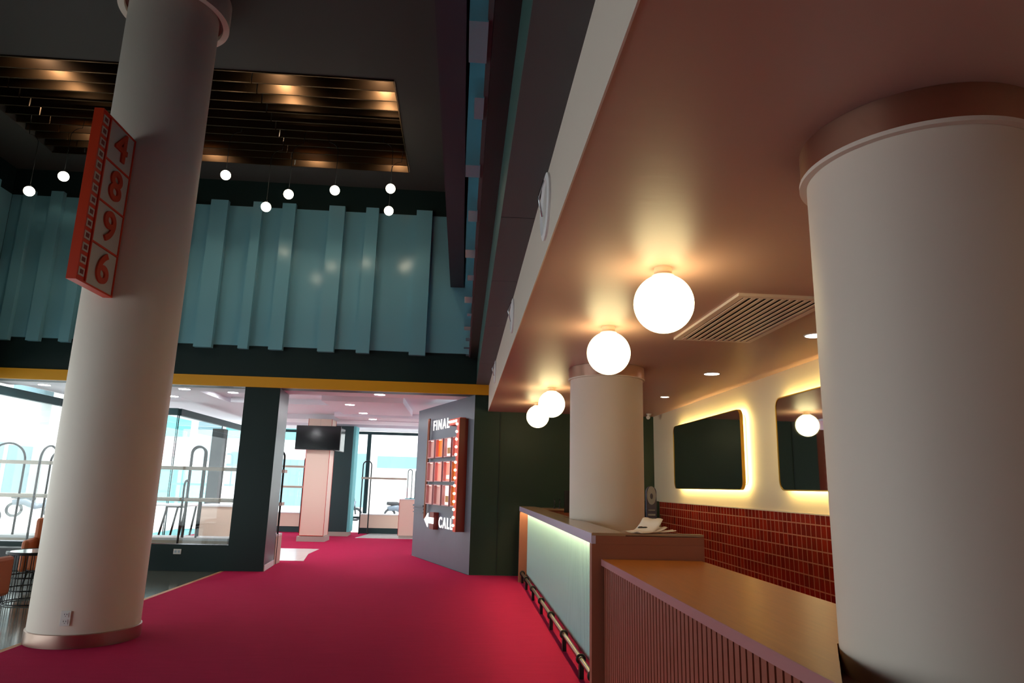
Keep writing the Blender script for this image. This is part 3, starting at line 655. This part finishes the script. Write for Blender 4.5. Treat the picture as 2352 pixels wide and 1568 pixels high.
# ------------------------------------------------------------------ shop: peach pillar with televisions
t = thing('pillar', 'square peach pillar with red edges carrying the televisions', 'pillar', (-3.87, 18.95, 0))
MB().box((-.32, -.27, .14), (.30, .35, 3.2)).build('shaft', 'peach', t); MB().box((-.37, -.31, 0), (.35, .38, .13)).build('plinth', 'plinth', t)
e = MB()
for x0 in (-.325, .295): e.box((x0, -.275, .15), (x0 + .012, -.262, 3.2))
e.box((-.325, -.275, .14), (.307, -.262, .155)); e.box((.296, .345, .14), (.308, .357, 3.2)).build('red_edges', 'red_edge', t)
MB().box((-.001, -.2705, 2.96), (.001, -.2701, 3.2)).build('seam', 'grille_dark', t)
def tv(loc, rz, w_, h_, lb):
    t = thing('television', lb, 'television', loc, rz, group='televisions on the peach pillar')
    MB().box((-w_ / 2, -.03, -h_ / 2), (w_ / 2, .03, h_ / 2)).build('case', 'ink', t, bevel=.006)
    MB().box((-w_ / 2 + .015, -.0315, -h_ / 2 + .02), (w_ / 2 - .015, -.0305, h_ / 2 - .015)).build('screen', 'screen', t)
    MB().box((-.1, .03, -.1), (.1, .13, .1)).build('wall_mount', 'dark_metal', t)
tv((-3.87, 18.53, 2.68), -.02, 1.18, .64, 'large black television on the front of the peach pillar')
tv((-3.42, 19.14, 2.68), PI / 2 - .1, .86, .64, 'black television on the right side of the peach pillar, seen edge on')
# side cabinet at right
t = thing('side_cabinet', 'tall narrow peach cabinet with red edge by the angled wall end', 'cabinet', (-1.35, 20.6, 0))
MB().box((-.42, -.3, .08), (.55, .3, 1.08)).build('body', 'peach', t); MB().box((-.43, -.31, 1.08), (.56, .31, 1.1)).build('top', 'white', t)
MB().box((-.4, -.28, 0), (.53, .28, .08)).build('plinth', 'plinth', t); MB().box((-.428, -.308, .06), (-.418, -.298, 1.08)).box((-.428, .29, .06), (-.4205, .3, 1.08)).build('red_edges', 'red_edge', t)

# display racks with arches
def arch(mb, x, y, w_, h_, r=.019, ax='x'):
    rad = w_ / 2; pts = [(-rad, 0), (-rad, h_ - rad)] + [(-rad * math.cos(a), h_ - rad + rad * math.sin(a)) for a in [PI * k / 16 for k in range(1, 16)]] + [(rad, h_ - rad), (rad, 0)]
    mb.tube([(x + (p[0] if ax == 'x' else 0), y + (p[0] if ax == 'y' else 0), p[1]) for p in pts], r, 8); return mb
def rack(x0, x1, y0, y1, arches, lb, shelves=(1.17, 1.75), pod=.5):
    t = thing('display_rack', lb, 'rack', (x0, y0, 0), group='arched display racks in the shop window')
    for z in shelves: MB().box((0, .04, z - .03), (x1 - x0, y1 - y0 - .04, z + .03)).build('shelf', 'shelf', t)
    if pod: MB().box((0, 0, 0), (x1 - x0, y1 - y0, pod - .04)).build('podium', 'shelf', t); MB().box((-.0, -.01, pod - .039), (x1 - x0, y1 - y0 + .01, pod)).build('podium_top', 'white', t)
    for (ax_, ay, ww, dirn, h_) in arches: arch(MB(), ax_ - x0, ay - y0, ww, h_, ax=dirn).build('arch_frame', 'dark_metal', t, smooth=SM)
    return t
rack(-8.5, -7.0, 12.75, 13.35, [(-8.14, 12.9, .62, 'x', 2.08), (-7.42, 12.9, .52, 'y', 2.05), (-7.25, 13.1, .5, 'x', 2.02)], 'arched black rack with beige shelves left of the tall column')
rack(-6.1, -4.12, 12.85, 13.4, [(-4.86, 13.0, .24, 'x', 2.12), (-4.95, 13.3, .26, 'x', 2.12), (-4.95, 12.86, .2, 'y', 1.5)], 'arched black rack with beige shelves behind the shop window, beside the green post', shelves=(1.16, 1.72))
rack(-3.9, -3.44, 13.5, 13.9, [(-3.58, 13.6, .26, 'x', 2.12)], 'slim arched rack peeking out behind the green post at the doorway', shelves=(1.1, 1.72), pod=.55)
rack(-3.1, -1.7, 21.55, 21.85, [(-2.95, 21.7, .26, 'x', 2.2)], 'thin pale rack before the far shop window right of the green pillar', shelves=(1.68,), pod=0)
rack(-6.4, -4.6, 21.5, 21.85, [(-6.2, 21.7, .26, 'x', 2.3), (-4.75, 21.7, .26, 'x', 2.3)], 'arched rack before the far shop window left of the peach pillar', shelves=(1.36, 1.97), pod=0)
t = thing('arched_stand', 'teal wire stand with two arches on the side cabinet', 'stand', (-1.42, 20.6, 1.101))
MB().box((-.22, -.08, 0), (.22, .08, .02)).build('base', 'teal_awning', t)
for x in (-.11, .11): arch(MB(), x, 0, .12, .85, r=.012).build('arch_frame', 'frame', t, smooth=SM)
# trestle table, storage counters, post
t = thing('trestle_table', 'white table on slanted black trestle legs behind the shop window', 'table', (-6.0, 15.3, 0))
MB().box((-.7, -.35, .96), (.35, .35, .99)).build('top', 'white', t)
for x in (-.12, .26):
    for y in (-.28, .28): MB().tube([(x, y, .96), (x - .16 if x < 0 else x - .12, y * 1.1, 0)], .022, 8).build('leg', 'dark_metal', t)
MB().tube([(-.12, -.28, .95), (.26, -.28, .95)], .018, 8).build('crossbar', 'dark_metal', t)
t = thing('storage_counter', 'peach storage counter with white top and red edge behind the shop window', 'counter', (-5.3, 16.5, 0))
MB().box((-.6, -.4, 0), (.62, .5, .93)).build('body', 'peach', t); MB().box((-.63, -.43, .93), (.65, .52, .97)).build('top', 'white', t); MB().box((.3, -.405, .02), (.36, -.4005, .92)).build('red_edge', 'red_edge', t)
t = thing('storage_counter', 'low peach counter beside the trestle table, next to the tall column', 'counter', (-7.05, 14.9, 0))
MB().box((-.5, -.3, 0), (.33, .5, .74)).build('body', 'peach', t); MB().box((-.53, -.33, .74), (.34, .52, .78)).build('top', 'white', t)
struct('wall_shop', MB().box((-6.16, 17.2, 0), (-5.89, 17.5, 2.75)), 'grey_soffit')

# ------------------------------------------------------------------ club chairs and wire table, left edge
def chair(loc, rz, lb):
    t = thing('club_chair', lb, 'chair', loc, rz, group='tan leather club chairs')
    MB().box((-.3, -.28, .2), (.3, .3, .43)).build('seat', 'leather', t, bevel=.04)
    mb = MB(); pts = []
    mb.box((-.36, -.38, .18), (.36, -.26, .9)).xf(Matrix.Identity(4)); mb.build('backrest', 'leather', t, bevel=.045)
    for s in (-1, 1): MB().box((s * .30 if s > 0 else -.39, -.30, .18), (.39 if s > 0 else -.30, .32, .62)).build('armrest', 'leather', t, bevel=.04)
    for x in (-.28, .28):
        for y in (-.28, .26): MB().tube([(x, y, .2), (x * 1.1, y * 1.1, -.014)], [.02, .012], 10).build('leg', 'dark_metal', t, smooth=SM)
chair((-5.5, 8.25, 0), .06, 'tan leather club chair cut off by the left edge of the picture')
chair((-5.95, 10.9, 0), PI + .35, 'tan leather club chair half hidden behind the tall left column')
t = thing('wire_table', 'round glass topped table with black wire drum base', 'table', (-5.3, 9.3, -.014))
MB().lathe([(.32, .6), (.32, .615)], seg=48).build('top', 'glass_top', t, smooth=SM)
MB().lathe([(.327, .59), (.327, .62), (.3205, .62), (.3205, .59)], seg=48, cap=False).build('rim', 'dark_metal', t, smooth=SM)
mb = MB()
for z, r in ((.59, .3), (.32, .3), (.17, .3), (.01, .3)): mb.tube([(r * math.cos(a), r * math.sin(a), z) for a in [2 * PI * k / 40 for k in range(40)]], .008, 6, closed=True)
for k in range(26): a = 2 * PI * k / 26; mb.tube([(.3 * math.cos(a), .3 * math.sin(a), .01), (.3 * math.cos(a), .3 * math.sin(a), .59)], .006, 6)
mb.build('wire_base', 'dark_metal', t)
tag(MB().box((-8.2, 12.15, -.014), (-6.0, 12.45, .35)).build('black_bench', 'ink', bevel=.01), 'low black bench against the dark wall left of the tall column', 'bench')

# ------------------------------------------------------------------ outdoors
struct('ground', MB().box((-40, -30, -.5), (LX - .11, 60, -.12)).box((LX - .11, FY + .12, -.5), (30, 60, -.12)), 'asphalt')
def building(name, lb, a, b, face, wins, body='facade'):
    t = thing(name, lb, 'building', (0, 0, 0))
    MB().box(a, b).build('wall', body, t)
    for (u0, u1, z0, z1, m) in wins:
        mb = MB()
        if face == 'x': mb.box((b[0], u0, z0), (b[0] + .08, u1, z1))
        else: mb.box((u0, a[1] - .08, z0), (u1, a[1], z1))
        mb.build('shop_sign' if m in ('green_shop', 'pinkshop', 'teal_awning') else 'window', m, t)
    return t
building('building', 'pale building across the street seen through the left windows', (-30, 4, -.12), (-22, 40, 12), 'x',
         [(29.6, 31.4, 5.2, 6.9, 'facade2'), (34.4, 38, 5.2, 6.9, 'facade2'), (29.5, 32.6, 1.0, 3.5, 'green_shop'), (33.0, 34.4, .4, 3.0, 'facade2'), (34.8, 36.6, .6, 2.9, 'facade2'), (32.2, 33.4, 4.2, 4.6, 'teal_awning'), (20, 22.4, 5.0, 6.8, 'facade2'), (14, 16.4, 5.0, 6.8, 'facade2'), (22, 24, 0, 2.1, 'facade2'), (25, 27, 0, 2.3, 'facade2')])
building('building', 'white shop building across the street beyond the doorway', (-21, 36, -.12), (12, 42, 10), 'y',
         [(-12, -9.8, 1.2, 3.2, 'facade2'), (-15.6, -14.0, 3.6, 6.2, 'teal_awning'), (-13.6, -12.4, 2.4, 4.8, 'facade2'), (-15.9, -14.1, 2.6, 3.3, 'pinkshop'), (-15.2, -12.6, .3, 2.0, 'teal_awning'), (-9.3, -7, .3, 2.6, 'facade2'), (-12.2, -8, 3.6, 4.2, 'teal_awning'), (-5.6, -4.9, .3, 3.0, 'facade2'), (-4.4, -1.6, 2.3, 2.9, 'facade2'), (-3.9, -2.6, .8, 1.3, 'pinkshop'), (-8.6, -7.2, 2.9, 3.4, 'pinkshop')])
def bike(loc, rz, lb):
    t = thing('scooter', lb, 'scooter', loc, rz, group='scooters parked across the street')
    for x in (-.6, .6):
        wv = MB().tube([(x + .24 * math.cos(a), 0, .28 + .24 * math.sin(a)) for a in [2 * PI * k / 24 for k in range(24)]], .05, 8, closed=True).build('wheel', 'rubber', t, smooth=PI)
    MB().tube([(-.7, 0, .55), (-.3, 0, .6), (.1, 0, .4), (.4, 0, .45), (.55, 0, .85)], [.1, .15, .12, .1, .06], 12).build('body', 'bike', t, smooth=PI)
    MB().tube([(-.75, 0, .78), (-.3, 0, .75), (.05, 0, .7)], [.07, .1, .06], 12).build('seat', 'rubber', t, smooth=PI)
    MB().tube([(.6, 0, .28), (.48, 0, 1.0)], .03, 8).tube([(.46, -.32, 1.02), (.48, 0, 1.0), (.46, .32, 1.02)], .018, 8).build('handlebar', 'rubber', t, smooth=PI)
bike((-15.5, 23.2, -.12), .9, 'parked scooter seen through the left window beside the club chair'); bike((-17, 29, -.12), .6, 'parked scooter seen through the window next to the tall column')
bike((-5.2, 31, -.12), .2, 'parked scooter outside, left of the peach pillar'); bike((-2.6, 31.5, -.12), .5, 'parked scooter outside the far window right of the green pillar')
